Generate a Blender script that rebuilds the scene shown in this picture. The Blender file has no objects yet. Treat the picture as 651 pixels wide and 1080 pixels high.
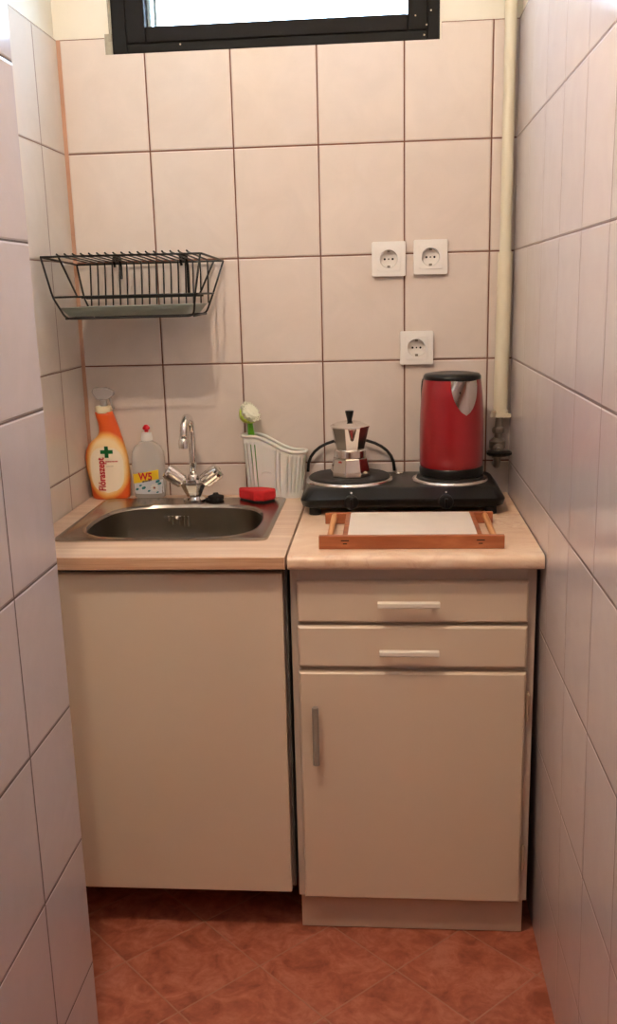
import bpy, bmesh, math, random
from mathutils import Vector, Matrix
random.seed(4)
PI = math.pi
S = bpy.context.scene
COL = S.collection

# ------------------------------------------------------------------ camera
YAW, PIT, ROL = -.0870, -.2449, -.0264
F_PX, CX, CY = 1033.03, 320.02, 565.89
fw = Vector((math.sin(YAW)*math.cos(PIT), math.cos(YAW)*math.cos(PIT), math.sin(PIT)))
r0 = Vector((math.cos(YAW), -math.sin(YAW), 0)); u0 = r0.cross(fw)
rt = r0*math.cos(ROL)+u0*math.sin(ROL); up = -r0*math.sin(ROL)+u0*math.cos(ROL)
cam = bpy.data.objects.new('camera', bpy.data.cameras.new('camera'))
COL.objects.link(cam)
m = Matrix((rt, up, -fw)).transposed().to_4x4(); m.translation = Vector((.5531, -2.4376, 1.3684))
cam.matrix_world = m
cam.data.sensor_fit = 'HORIZONTAL'; cam.data.sensor_width = 36
cam.data.lens = F_PX*36/651
cam.data.shift_x = (325.5-CX)/651; cam.data.shift_y = (CY-540)/651
cam.data.clip_start = .02
S.camera = cam

# ------------------------------------------------------------------ light
S.view_settings.view_transform = 'Standard'; S.view_settings.look = 'None'
S.view_settings.exposure = .14; S.view_settings.gamma = 1
S.view_settings.use_curve_mapping = False
W = bpy.data.worlds.new('sky'); S.world = W; W.use_nodes = True
wn = W.node_tree.nodes; wl = W.node_tree.links
bg = wn['Background']
tc = wn.new('ShaderNodeTexCoord'); sx = wn.new('ShaderNodeSeparateXYZ'); rp = wn.new('ShaderNodeValToRGB')
wl.new(tc.outputs['Generated'], sx.inputs[0]); wl.new(sx.outputs['Z'], rp.inputs[0]); wl.new(rp.outputs[0], bg.inputs[0])
rp.color_ramp.elements[0].color = (.66, .80, 1, 1); rp.color_ramp.elements[0].position = 0
rp.color_ramp.elements[1].color = (.50, .70, 1, 1); rp.color_ramp.elements[1].position = .8
bg.inputs[1].default_value = 30

def lamp(name, kind, loc, energy, color, size=None, rot=None):
    l = bpy.data.lights.new(name, kind); l.energy = energy; l.color = color
    o = bpy.data.objects.new(name, l); COL.objects.link(o); o.location = loc
    if kind == 'POINT': l.shadow_soft_size = size
    if kind == 'AREA': l.shape = 'RECTANGLE'; l.size, l.size_y = size
    if rot: o.rotation_euler = rot
    return o
lamp('ceiling_bulb_light', 'POINT', (.16, -1.50, 2.50), 38, (1, .79, .60), .022)
lamp('passage_fill_light', 'AREA', (.43, -2.55, 2.55), 3, (.80, .84, 1), (.7, .8), (math.radians(32), 0, 0))  # added cool fill from above the passage, not an actual skylight

# ------------------------------------------------------------------ node helpers
def new_mat(name):
    m = bpy.data.materials.new(name); m.use_nodes = True
    nt = m.node_tree
    return m, nt, nt.nodes['Principled BSDF']
def lin(c):
    return tuple(((v/255)/12.92 if v/255 <= .04045 else ((v/255+.055)/1.055)**2.4) for v in c)+(1,)
class N:
    def __init__(s, nt): s.nt = nt
    def math(s, op, a, b=None, c=None):
        n = s.nt.nodes.new('ShaderNodeMath'); n.operation = op
        for i, v in enumerate((a, b, c)):
            if v is None: continue
            if isinstance(v, (int, float)): n.inputs[i].default_value = v
            else: s.nt.links.new(v, n.inputs[i])
        return n.outputs[0]
    def noise(s, scale, vec=None, detail=4, rough=.5, dist=0):
        n = s.nt.nodes.new('ShaderNodeTexNoise'); n.inputs['Scale'].default_value = scale
        n.inputs['Detail'].default_value = detail; n.inputs['Roughness'].default_value = rough; n.inputs['Distortion'].default_value = dist
        if vec is not None: s.nt.links.new(vec, n.inputs['Vector'])
        return n.outputs['Fac']
    def pos(s):
        return s.nt.nodes.new('ShaderNodeNewGeometry').outputs['Position']
    def objco(s):
        return s.nt.nodes.new('ShaderNodeTexCoord').outputs['Object']
    def mapv(s, vec, scale=(1, 1, 1), rot=(0, 0, 0), loc=(0, 0, 0)):
        n = s.nt.nodes.new('ShaderNodeMapping'); s.nt.links.new(vec, n.inputs[0])
        n.inputs['Scale'].default_value = scale; n.inputs['Rotation'].default_value = rot; n.inputs['Location'].default_value = loc
        return n.outputs[0]
    def ramp(s, fac, stops):
        n = s.nt.nodes.new('ShaderNodeValToRGB'); s.nt.links.new(fac, n.inputs[0])
        e = n.color_ramp.elements
        while len(e) < len(stops): e.new(.5)
        for i, (p, c) in enumerate(stops): e[i].position = p; e[i].color = c if len(c) == 4 else (*c, 1)
        return n.outputs[0]
    def mix(s, f, a, b):
        n = s.nt.nodes.new('ShaderNodeMix'); n.data_type = 'RGBA'
        for sock, v in ((n.inputs[0], f), (n.inputs[6], a), (n.inputs[7], b)):
            if isinstance(v, (int, float)): sock.default_value = v
            elif isinstance(v, tuple): sock.default_value = v
            else: s.nt.links.new(v, sock)
        return n.outputs[2]
    def bump(s, h, dist, strength=1):
        n = s.nt.nodes.new('ShaderNodeBump'); n.inputs['Distance'].default_value = dist; n.inputs['Strength'].default_value = strength
        s.nt.links.new(h, n.inputs['Height']); return n.outputs[0]

def plain(name, col, rough=.5, metal=0, var=.06, nscale=9, bump=0, spec=.5, coat=0, **kw):
    m, nt, b = new_mat(name); n = N(nt)
    c = lin(col)
    f = n.noise(nscale, n.objco(), 5, .6)
    d = tuple(v*(1-var) for v in c[:3])+(1,); l = tuple(min(1, v*(1+var)) for v in c[:3])+(1,)
    nt.links.new(n.ramp(f, [(.3, d), (.7, l)]), b.inputs['Base Color'])
    b.inputs['Roughness'].default_value = rough; b.inputs['Metallic'].default_value = metal
    b.inputs['Specular IOR Level'].default_value = spec; b.inputs['Coat Weight'].default_value = coat
    if bump: nt.links.new(n.bump(n.noise(nscale*12, n.objco()), bump), b.inputs['Normal'])
    for k, v in kw.items(): b.inputs[k.replace('_', ' ')].default_value = v
    return m

def tiles(name, axis, off, z0, tint, grout, gw=.0016, w=.2, h=.25, rough=.17, wave=.0):
    """ceramic wall tile: rows h high counted from z0, columns w wide counted from off along axis"""
    m, nt, b = new_mat(name); n = N(nt)
    p = n.pos(); s = nt.nodes.new('ShaderNodeSeparateXYZ'); nt.links.new(p, s.inputs[0])
    u = n.math('DIVIDE', n.math('SUBTRACT', s.outputs[axis], off), w)
    v = n.math('DIVIDE', n.math('SUBTRACT', s.outputs['Z'], z0), h)
    fu, fv = n.math('FRACT', u), n.math('FRACT', v)
    du = n.math('MULTIPLY', n.math('MINIMUM', fu, n.math('SUBTRACT', 1, fu)), w)
    dv = n.math('MULTIPLY', n.math('MINIMUM', fv, n.math('SUBTRACT', 1, fv)), h)
    d = n.math('MINIMUM', du, dv)
    face = n.nt.nodes.new('ShaderNodeMapRange'); face.inputs[1].default_value = gw*.75; face.inputs[2].default_value = gw*1.25
    nt.links.new(d, face.inputs[0]); face = face.outputs[0]
    edge = n.nt.nodes.new('ShaderNodeMapRange'); edge.interpolation_type = 'SMOOTHSTEP'
    edge.inputs[1].default_value = gw*.7; edge.inputs[2].default_value = gw+.0028
    nt.links.new(d, edge.inputs[0]); edge = edge.outputs[0]
    cell = nt.nodes.new('ShaderNodeCombineXYZ')
    nt.links.new(n.math('FLOOR', u), cell.inputs[0]); nt.links.new(n.math('FLOOR', v), cell.inputs[1])
    wn_ = nt.nodes.new('ShaderNodeTexWhiteNoise'); nt.links.new(cell.outputs[0], wn_.inputs[0])
    # soft marbling of the glaze, shifted from tile to tile
    add = nt.nodes.new('ShaderNodeVectorMath'); add.operation = 'MULTIPLY_ADD'
    nt.links.new(wn_.outputs['Color'], add.inputs[0]); add.inputs[1].default_value = (7, 7, 7); nt.links.new(p, add.inputs[2])
    f = n.noise(9, add.outputs[0], 5, .6, 1.2)
    t = lin(tint)
    c = n.ramp(f, [(.3, tuple(x*.965 for x in t[:3])), (.7, tuple(min(1, x*1.03) for x in t[:3]))])
    tin = n.math('MULTIPLY_ADD', wn_.outputs['Value'], .05, .965)
    hs = nt.nodes.new('ShaderNodeHueSaturation'); nt.links.new(c, hs.inputs['Color']); nt.links.new(tin, hs.inputs['Value'])
    nt.links.new(n.mix(face, lin(grout), hs.outputs[0]), b.inputs['Base Color'])
    nt.links.new(n.math('MULTIPLY_ADD', face, rough-.85, .85), b.inputs['Roughness'])
    hgt = n.math('ADD', n.math('MULTIPLY', edge, .0014), n.math('MULTIPLY', n.noise(16, add.outputs[0], 2), wave))
    bp = nt.nodes.new('ShaderNodeBump'); bp.inputs['Distance'].default_value = 1; bp.inputs['Strength'].default_value = 1
    nt.links.new(hgt, bp.inputs['Height'])
    # each tile sits at a slightly different angle
    v1 = nt.nodes.new('ShaderNodeVectorMath'); v1.operation = 'SUBTRACT'; nt.links.new(wn_.outputs['Color'], v1.inputs[0]); v1.inputs[1].default_value = (.5, .5, .5)
    v2 = nt.nodes.new('ShaderNodeVectorMath'); v2.operation = 'SCALE'; nt.links.new(v1.outputs[0], v2.inputs[0]); v2.inputs['Scale'].default_value = .012
    v3 = nt.nodes.new('ShaderNodeVectorMath'); nt.links.new(bp.outputs[0], v3.inputs[0]); nt.links.new(v2.outputs[0], v3.inputs[1])
    v4 = nt.nodes.new('ShaderNodeVectorMath'); v4.operation = 'NORMALIZE'; nt.links.new(v3.outputs[0], v4.inputs[0])
    nt.links.new(v4.outputs[0], b.inputs['Normal'])
    return m

def floor_mat():
    m, nt, b = new_mat('terracotta_floor_tiles'); n = N(nt)
    p = n.pos(); s = nt.nodes.new('ShaderNodeSeparateXYZ'); nt.links.new(p, s.inputs[0])
    w = .2022
    u = n.math('DIVIDE', n.math('MULTIPLY', n.math('SUBTRACT', n.math('SUBTRACT', s.outputs[0], s.outputs[1]), .678), .70711), w)
    v = n.math('DIVIDE', n.math('MULTIPLY', n.math('ADD', n.math('ADD', s.outputs[0], s.outputs[1]), .396), .70711), w)
    fu, fv = n.math('FRACT', u), n.math('FRACT', v)
    d = n.math('MULTIPLY', n.math('MINIMUM', n.math('MINIMUM', fu, n.math('SUBTRACT', 1, fu)), n.math('MINIMUM', fv, n.math('SUBTRACT', 1, fv))), w)
    face = nt.nodes.new('ShaderNodeMapRange'); face.inputs[1].default_value = .0012; face.inputs[2].default_value = .0022
    nt.links.new(d, face.inputs[0]); face = face.outputs[0]
    cell = nt.nodes.new('ShaderNodeCombineXYZ')
    nt.links.new(n.math('FLOOR', u), cell.inputs[0]); nt.links.new(n.math('FLOOR', v), cell.inputs[1])
    wn_ = nt.nodes.new('ShaderNodeTexWhiteNoise'); nt.links.new(cell.outputs[0], wn_.inputs[0])
    add = nt.nodes.new('ShaderNodeVectorMath'); add.operation = 'MULTIPLY_ADD'
    nt.links.new(wn_.outputs['Color'], add.inputs[0]); add.inputs[1].default_value = (3, 3, 3); nt.links.new(p, add.inputs[2])
    f = n.noise(17, add.outputs[0], 6, .62, .9)
    f2 = n.noise(70, add.outputs[0], 4, .6)
    ff = n.math('MULTIPLY_ADD', f2, .25, n.math('MULTIPLY', f, .8))
    c = n.ramp(ff, [(.38, lin((140, 72, 52))), (.52, lin((170, 94, 70))), (.68, lin((192, 122, 98)))])
    nt.links.new(n.mix(face, lin((176, 124, 102)), c), b.inputs['Base Color'])
    nt.links.new(n.math('MULTIPLY_ADD', face, -.42, .85), b.inputs['Roughness'])
    h = n.math('ADD', n.math('MULTIPLY', face, .0008), n.math('MULTIPLY', f2, .0004))
    bp = nt.nodes.new('ShaderNodeBump'); bp.inputs['Distance'].default_value = 1; nt.links.new(h, bp.inputs['Height'])
    nt.links.new(bp.outputs[0], b.inputs['Normal'])
    return m

def wood(name, a, bcol, scale=(4, 40, 40), rough=.4, dist=.6):
    m, nt, b = new_mat(name); n = N(nt)
    v = n.mapv(n.pos(), scale)
    f = n.noise(1, v, 6, .6, dist)
    nt.links.new(n.ramp(f, [(.3, lin(a)), (.55, lin(tuple((x+y)/2 for x, y in zip(a, bcol)))), (.72, lin(bcol))]), b.inputs['Base Color'])
    b.inputs['Roughness'].default_value = rough
    return m

def marble_top():
    m, nt, b = new_mat('marble_laminate'); n = N(nt); p = n.pos()
    base = n.ramp(n.noise(7, p, 6, .6, 1.5), [(.3, lin((220, 182, 150))), (.7, lin((238, 212, 184)))])
    vn = n.noise(5.5, n.mapv(p, (1, 1.8, 1), (0, 0, .5)), 7, .62, 2.2)
    vein = n.ramp(n.math('ABSOLUTE', n.math('SUBTRACT', vn, .5)), [(0, (1, 1, 1)), (.04, (0, 0, 0))])
    gate = n.ramp(n.noise(4, p, 2), [(.42, (0, 0, 0)), (.6, (.45, .45, .45))])
    k = nt.nodes.new('ShaderNodeMath'); k.operation = 'MULTIPLY'; nt.links.new(vein, k.inputs[0]); nt.links.new(gate, k.inputs[1])
    nt.links.new(n.mix(k.outputs[0], base, lin((186, 122, 86))), b.inputs['Base Color'])
    b.inputs['Roughness'].default_value = .32
    return m

def glass(name, col=(1, 1, 1, 1), rough=.0, ior=1.45):
    m, nt, b = new_mat(name)
    b.inputs['Base Color'].default_value = col; b.inputs['Transmission Weight'].default_value = 1
    b.inputs['Roughness'].default_value = rough; b.inputs['IOR'].default_value = ior
    return m

M = {}
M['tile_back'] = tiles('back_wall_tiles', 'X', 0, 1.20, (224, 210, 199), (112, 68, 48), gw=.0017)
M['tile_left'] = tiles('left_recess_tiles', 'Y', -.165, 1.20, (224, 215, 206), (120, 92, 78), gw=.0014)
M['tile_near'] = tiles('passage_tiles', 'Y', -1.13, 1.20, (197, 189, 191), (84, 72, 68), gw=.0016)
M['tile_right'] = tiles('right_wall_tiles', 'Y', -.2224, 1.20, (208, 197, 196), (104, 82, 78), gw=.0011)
M['paint'] = plain('cream_wall_paint', (236, 231, 216), .8, var=.03)
M['grout'] = plain('orange_corner_grout', (192, 148, 122), .9)
M['white_paint'] = plain('white_ceiling_paint', (196, 190, 184), .85, var=.02)
M['plaster'] = plain('rough_grey_plaster', (166, 158, 140), .9, var=.2, nscale=40, bump=.001)
M['floor'] = floor_mat()
M['black_frame'] = plain('black_window_paint', (9, 7, 6), .6, var=.3, spec=.2)
M['cab'] = plain('cream_cabinet_lacquer', (222, 202, 178), .34, var=.02, nscale=3)
M['cab_body'] = plain('cream_cabinet_board', (210, 192, 174), .42, var=.03, nscale=3)
M['cab_plinth'] = plain('plinth_board', (198, 174, 152), .5, var=.05)
M['white_plastic'] = plain('white_plastic', (238, 236, 230), .35, var=.01)
M['handle_grey'] = plain('grey_door_handle', (150, 140, 128), .35, var=.03)
M['handle_white'] = plain('white_drawer_handle', (236, 228, 212), .3, var=.01)
M['hinge'] = plain('hinge_metal', (205, 190, 165), .35, .6, var=.1)
M['oak'] = wood('pale_oak_laminate', (208, 172, 146), (234, 208, 182), (3, 50, 60))
M['oak_edge'] = wood('oak_laminate_edge', (176, 126, 92), (222, 184, 148), (2.5, 60, 150))
M['marble'] = marble_top()
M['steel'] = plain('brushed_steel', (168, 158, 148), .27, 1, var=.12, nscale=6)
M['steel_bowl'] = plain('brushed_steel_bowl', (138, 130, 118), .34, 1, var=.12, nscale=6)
M['chrome'] = plain('chrome', (232, 230, 228), .06, 1, var=.01)
M['alu'] = plain('polished_aluminium', (222, 216, 210), .16, 1, var=.03)
M['black'] = plain('black_plastic', (6, 6, 6), .32, var=.2, spec=.3)
M['black_matt'] = plain('black_cast_iron', (26, 23, 22), .62, var=.15)
M['rubber'] = plain('black_rubber', (12, 11, 11), .7, var=.2)
M['wire'] = plain('black_coated_wire', (6, 7, 7), .45, var=.1)
M['red_sponge'] = plain('red_sponge', (196, 30, 34), .85, var=.15, nscale=60, bump=.0015)
M['kettle_red'] = plain('red_kettle_enamel', (142, 8, 22), .3, .2, var=.03, coat=.6)
M['tray_wood'] = wood('red_brown_wood', (140, 74, 40), (184, 112, 70), (6, 50, 50), .42)
M['dowel_wood'] = wood('light_brown_wood', (196, 132, 80), (222, 164, 110), (30, 5, 30), .42)
M['tray_white'] = plain('white_laminate', (240, 228, 214), .3, var=.035, nscale=14)
M['socket'] = plain('white_socket_plastic', (240, 236, 230), .32, var=.005)
M['hole'] = plain('dark_hole', (12, 10, 10), .8)
M['pipe'] = plain('cream_pipe_paint', (226, 218, 194), .38, var=.03)
M['pipe_low'] = plain('pale_pipe_sleeve', (226, 216, 190), .38, var=.03)
M['valve'] = plain('worn_valve_metal', (150, 142, 130), .35, .8, var=.25, nscale=40)
M['drip'] = plain('grey_green_plastic_tray', (150, 162, 152), .45, var=.05)
M['basket'] = plain('white_basket_plastic', (232, 228, 220), .4, var=.01, Subsurface_Weight=.1)
M['green'] = plain('green_brush_plastic', (96, 176, 36), .35, var=.05)
M['bristle'] = plain('white_bristles', (232, 232, 210), .8, var=.06, nscale=60)
M['lime'] = plain('lime_brush_cup', (176, 200, 60), .5, var=.08)
M['cream_plastic'] = plain('cream_cap_plastic', (240, 226, 190), .4, var=.02)
M['red_plastic'] = plain('red_cap_plastic', (206, 22, 38), .3, var=.02)
M['trigger'] = plain('clear_grey_trigger_plastic', (205, 200, 200), .25, var=.02, Alpha=.38)
M['clear_bottle'] = plain('clear_bottle_plastic', (232, 230, 226), .14, var=.01, Alpha=.42)
M['text_red'] = plain('red_print', (200, 20, 44), .45)
M['text_green'] = plain('green_print', (0, 96, 40), .45)
M['text_blue'] = plain('dark_blue_print', (36, 44, 80), .45)
M['text_teal'] = plain('teal_print', (30, 120, 130), .45)
M['label_cream'] = plain('cream_label', (248, 232, 206), .45, var=.02)
M['label_yellow'] = plain('yellow_label', (240, 204, 40), .45, var=.02)
M['label_pale'] = plain('pale_label', (214, 218, 226), .45, var=.02)
M['led'] = plain('red_indicator', (190, 50, 40), .4)
M['pane'] = glass('window_glass', (.93, .98, 1, 1), 0, 1.05)
def spray_mat():
    m, nt, b = new_mat('orange_printed_bottle'); n = N(nt)
    p = n.objco(); s = nt.nodes.new('ShaderNodeSeparateXYZ'); nt.links.new(p, s.inputs[0])
    # printed sleeve: pale centre, amber rim, orange foot and shoulder
    r = n.math('ADD', n.math('POWER', n.math('DIVIDE', n.math('SUBTRACT', s.outputs[0], 0.002), .058), 2), n.math('POWER', n.math('DIVIDE', n.math('SUBTRACT', s.outputs[2], .087), .089), 2))
    r = n.math('ADD', r, n.math('MULTIPLY', n.math('SUBTRACT', n.noise(30, p), .5), .25))
    c = n.ramp(r, [(.55, lin((250, 222, 170))), (.78, lin((244, 180, 90))), (1.0, lin((226, 92, 30)))])
    nt.links.new(c, b.inputs['Base Color']); b.inputs['Roughness'].default_value = .35
    return m
M['spray'] = spray_mat()

# ------------------------------------------------------------------ mesh helpers
def obj(name, bm, mat, parent=None, smooth=False, bevel=0, seg=2, auto=None, loc=None):
    me = bpy.data.meshes.new(name)
    bmesh.ops.recalc_face_normals(bm, faces=bm.faces[:])
    bm.to_mesh(me); bm.free()
    for mm in (mat if isinstance(mat, (list, tuple)) else [mat]): me.materials.append(mm)
    o = bpy.data.objects.new(name, me); COL.objects.link(o)
    if parent: o.parent = parent
    if loc: o.location = loc
    if smooth:
        for p in me.polygons: p.use_smooth = True
        if auto: me.set_sharp_from_angle(angle=math.radians(auto))
    if bevel:
        md = o.modifiers.new('bevel', 'BEVEL'); md.width = bevel; md.segments = seg; md.limit_method = 'ANGLE'; md.angle_limit = math.radians(40)
        md.harden_normals = False
    return o
def B(): return bmesh.new()
def box(bm, x0, x1, y0, y1, z0, z1, mi=0):
    vs = [bm.verts.new((x, y, z)) for x in (x0, x1) for y in (y0, y1) for z in (z0, z1)]
    for f in ((0, 1, 3, 2), (4, 6, 7, 5), (0, 4, 5, 1), (2, 3, 7, 6), (0, 2, 6, 4), (1, 5, 7, 3)):
        bm.faces.new([vs[i] for i in f]).material_index = mi
    return bm
def rings(bm, rs, cap0=True, cap1=True, closed=True, mi=0):
    """skin a list of equal-length vertex rings"""
    R = [[bm.verts.new(p) for p in r] for r in rs]
    n = len(R[0])
    for a, b in zip(R, R[1:]):
        for i in range(n if closed else n-1):
            j = (i+1) % n
            bm.faces.new((a[i], a[j], b[j], b[i])).material_index = mi
    if cap0: bm.faces.new(R[0][::-1]).material_index = mi
    if cap1: bm.faces.new(R[-1]).material_index = mi
    return R
def lathe(bm, prof, c=(0, 0, 0), n=32, axis=None, cap=True, mi=0, a0=0):
    """prof: (radius, height) list; axis: direction"""
    q = Matrix.Identity(3) if axis is None else Vector((0, 0, 1)).rotation_difference(Vector(axis)).to_matrix()
    c = Vector(c)
    rs = [[c+q@Vector((r*math.cos(a0+2*PI*i/n), r*math.sin(a0+2*PI*i/n), h)) for i in range(n)] for r, h in prof]
    rings(bm, rs, cap, cap, mi=mi); return bm
def tube(bm, pts, r, n=8, closed=False, mi=0):
    pts = [Vector(p) for p in pts]; rs = []; k = len(pts)
    prev = None
    for i, p in enumerate(pts):
        a = pts[i-1] if (i or closed) else p; b = pts[(i+1) % k] if (i < k-1 or closed) else p
        t = (b-a).normalized()
        if prev is None:
            u = t.orthogonal().normalized()
        else:
            u = (prev-t*prev.dot(t)).normalized()
        prev = u; v = t.cross(u)
        rr = r[i] if isinstance(r, (list, tuple)) else r
        rs.append([p+(u*math.cos(2*PI*j/n)+v*math.sin(2*PI*j/n))*rr for j in range(n)])
    if closed: rs.append(rs[0])
    rings(bm, rs, not closed, not closed, mi=mi); return bm
def bend(pts, r=.006, seg=4):
    """round the corners of a polyline"""
    pts = [Vector(p) for p in pts]; out = [pts[0]]
    for a, b, c in zip(pts, pts[1:], pts[2:]):
        d1 = (a-b); d2 = (c-b); rr = min(r, d1.length*.45, d2.length*.45)
        p, q = b+d1.normalized()*rr, b+d2.normalized()*rr
        for i in range(seg+1):
            t = i/seg; out.append(p*(1-t)**2+b*2*t*(1-t)+q*t*t)
    out.append(pts[-1]); return out
def prism(bm, poly, z0, z1, mi=0):
    rings(bm, [[(x, y, z0) for x, y in poly], [(x, y, z1) for x, y in poly]], mi=mi); return bm
def prism_y(bm, poly, y0, y1, mi=0):
    rings(bm, [[(x, y0, z) for x, z in poly], [(x, y1, z) for x, z in poly]], mi=mi); return bm
def prism_x(bm, poly, x0, x1, mi=0):
    rings(bm, [[(x0, y, z) for y, z in poly], [(x1, y, z) for y, z in poly]], mi=mi); return bm
def rrect(x0, x1, y0, y1, r, n=6):
    out = []
    for cx, cy, a in ((x1-r, y1-r, 0), (x0+r, y1-r, PI/2), (x0+r, y0+r, PI), (x1-r, y0+r, 3*PI/2)):
        for i in range(n+1): out.append((cx+r*math.cos(a+PI/2*i/n), cy+r*math.sin(a+PI/2*i/n)))
    return out
def tag(o, label, cat, group=None):
    o['label'] = label; o['category'] = cat
    if group: o['group'] = group
    return o
def thing(name, label, cat, loc=(0, 0, 0), group=None, rz=0):
    o = bpy.data.objects.new(name, None); COL.objects.link(o); o.location = loc; o.rotation_euler.z = rz
    o.empty_display_size = .05
    return tag(o, label, cat, group)
def struct(o): o['kind'] = 'structure'; return o
def text(name, s, size, mat, parent, fn, bold=.0, lab=None):
    """mesh lettering; fn maps flat (x, y) lettering coordinates to a point"""
    cu = bpy.data.curves.new(name, 'FONT'); cu.body = s; cu.size = size; cu.offset = size*bold; cu.align_x = 'LEFT'; cu.resolution_u = 4
    t = bpy.data.objects.new(name+'_tmp', cu); COL.objects.link(t)
    bpy.context.view_layer.update()
    me = bpy.data.meshes.new_from_object(t.evaluated_get(bpy.context.evaluated_depsgraph_get()))
    bpy.data.objects.remove(t); me.name = name
    for v in me.vertices: v.co = fn(v.co.x, v.co.y)
    me.materials.clear(); me.materials.append(mat)
    o = bpy.data.objects.new(name, me); COL.objects.link(o); o.parent = parent
    if lab: o['label'] = lab
    return o

# ------------------------------------------------------------------ setting
XL, XR, XN, YN, YB, H = -.207, .857, .0187, -.938, -3.7, 2.6
TT = 1.95                                     # top of the tiling
C = .869                                      # worktop height
struct(obj('floor', box(B(), XL-.1, XR+.1, YB-.1, .1, -.1, 0), M['floor']))
struct(obj('ceiling', box(B(), XL-.1, XR+.1, YB-.1, .3, H, H+.1), M['white_paint']))
WX0, WX1, WZ0, WZ1 = -.075, .680, 1.914, 2.46
b = B()
T = .007
box(b, XL-.1, XR+.1, T, .25, 0, WZ0); box(b, XR, XR+.015, 0, T, 0, TT); box(b, XL-.1, XR+.1, T, .25, WZ1, H)
box(b, XL-.1, WX0, T, .25, WZ0, WZ1); box(b, WX1, XR+.1, T, .25, WZ0, WZ1); box(b, XR+T, XR+T+.014, YB, T, TT, H)
wb = struct(obj('wall_back', b, M['paint']))
b = B(); box(b, XL, XR, 0, T, 0, WZ0); box(b, XL, WX0-.017, 0, T, WZ0, TT); box(b, WX1+.004, XR, 0, T, WZ0, TT)
obj('tile_facing', b, M['tile_back'], wb)
b = B(); box(b, WX0-.017, WX0, .0035, T, WZ0, WZ0+.045); tube(b, [(WX0-.003, .003, WZ0+.03), (WX0-.004, .003, 2.2), (WX0-.003, .003, WZ1)], .0035, 6)
obj('window_plaster_seam', b, M['plaster'], wb)
obj('corner_grout', box(B(), XL, -.1978, -.0012, 0, 0, TT), M['grout'], wb)
wl_ = struct(obj('wall_left', box(B(), XL-.1, XL-T, YN, .25, 0, H), M['paint']))
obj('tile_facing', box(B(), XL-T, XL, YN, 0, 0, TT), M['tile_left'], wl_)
wn2 = struct(obj('wall_left_passage', box(B(), XL-.1, XN-T, YB, YN, 0, H), M['paint']))
b = B(); box(b, XN-T, XN, YB, YN, 0, TT)
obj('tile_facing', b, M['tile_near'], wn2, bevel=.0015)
wr = struct(obj('wall_right', box(B(), XR+T+.014, XR+.1, YB, .25, 0, H), M['paint']))
b = B(); cols = []
for k in range(27):                            # the old wall bellies out slightly towards the floor
    z = TT*k/26; x = XR+.013*max(0, (.86-z)/.86)**1.15
    cols.append([(x, YB, z), (x, 0, z), (x+T, 0, z), (x+T, YB, z)])
rings(b, cols)
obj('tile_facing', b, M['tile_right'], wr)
M['rear'] = plain('brown_rear_wall', (120, 92, 72), .7)
struct(obj('wall_rear', box(B(), XL-.1, XR+.1, YB-.1, YB, 0, H), M['rear']))

# window: black frame with a pane, open sky behind
win = struct(bpy.data.objects.new('window_1', None)); COL.objects.link(win); win.location = ((WX0+WX1)/2, .02, WZ0)
def L(o):  # keep world coordinates when parented to a moved empty
    bpy.context.view_layer.update(); o.matrix_parent_inverse = o.parent.matrix_world.inverted(); return o
gx0, gx1, gz0, gz1 = .004, .608, 1.971, 2.40
b = B(); y0, y1 = .004, .075
box(b, WX0, gx0-.045, y0, y1, WZ0, WZ1); box(b, gx1+.045, WX1, y0, y1, WZ0, WZ1)
box(b, gx0-.045, gx1+.045, y0, y1, WZ0, gz0-.035); box(b, gx0-.045, gx1+.045, y0, y1, gz1+.035, WZ1)
L(obj('window_frame', b, M['black_frame'], win, bevel=.003))
b = B(); y0, y1 = .0035, .05
box(b, gx0-.045, gx0, y0, y1, gz0-.035, gz1+.035); box(b, gx1, gx1+.045, y0, y1, gz0-.035, gz1+.035)
box(b, gx0, gx1, y0, y1, gz0-.035, gz0); box(b, gx0, gx1, y0, y1, gz1, gz1+.035)
L(obj('window_sash', b, M['black_frame'], win, bevel=.003))
b = B(); box(b, gx0, gx1, .030, .034, gz0, gz1)
L(obj('window_pane', b, M['pane'], win))
M['sash_white'] = plain('white_glazing_bead', (214, 232, 238), .4, var=.02)
b = B(); box(b, gx0, gx0+.008, .036, .05, gz0, gz1); box(b, gx0+.014, gx0+.022, .04, .07, gz0, gz1); box(b, gx0, gx1, .036, .05, gz0, gz0+.003)
L(obj('glazing_bead', b, M['sash_white'], win, bevel=.001))
for (x, z) in ((.625, 1.965), (.650, 1.945), (.645, 1.925), (.66, 1.975), (.085, 1.93)):
    s = obj('screw', lathe(B(), [(.0020, 0), (.0020, .0008), (.0012, .001)], (x, .0035 if x > .652 or z < 1.94 else -.0005, z), 8, (0, -1, 0)), M['hinge'], win); L(s)

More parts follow.
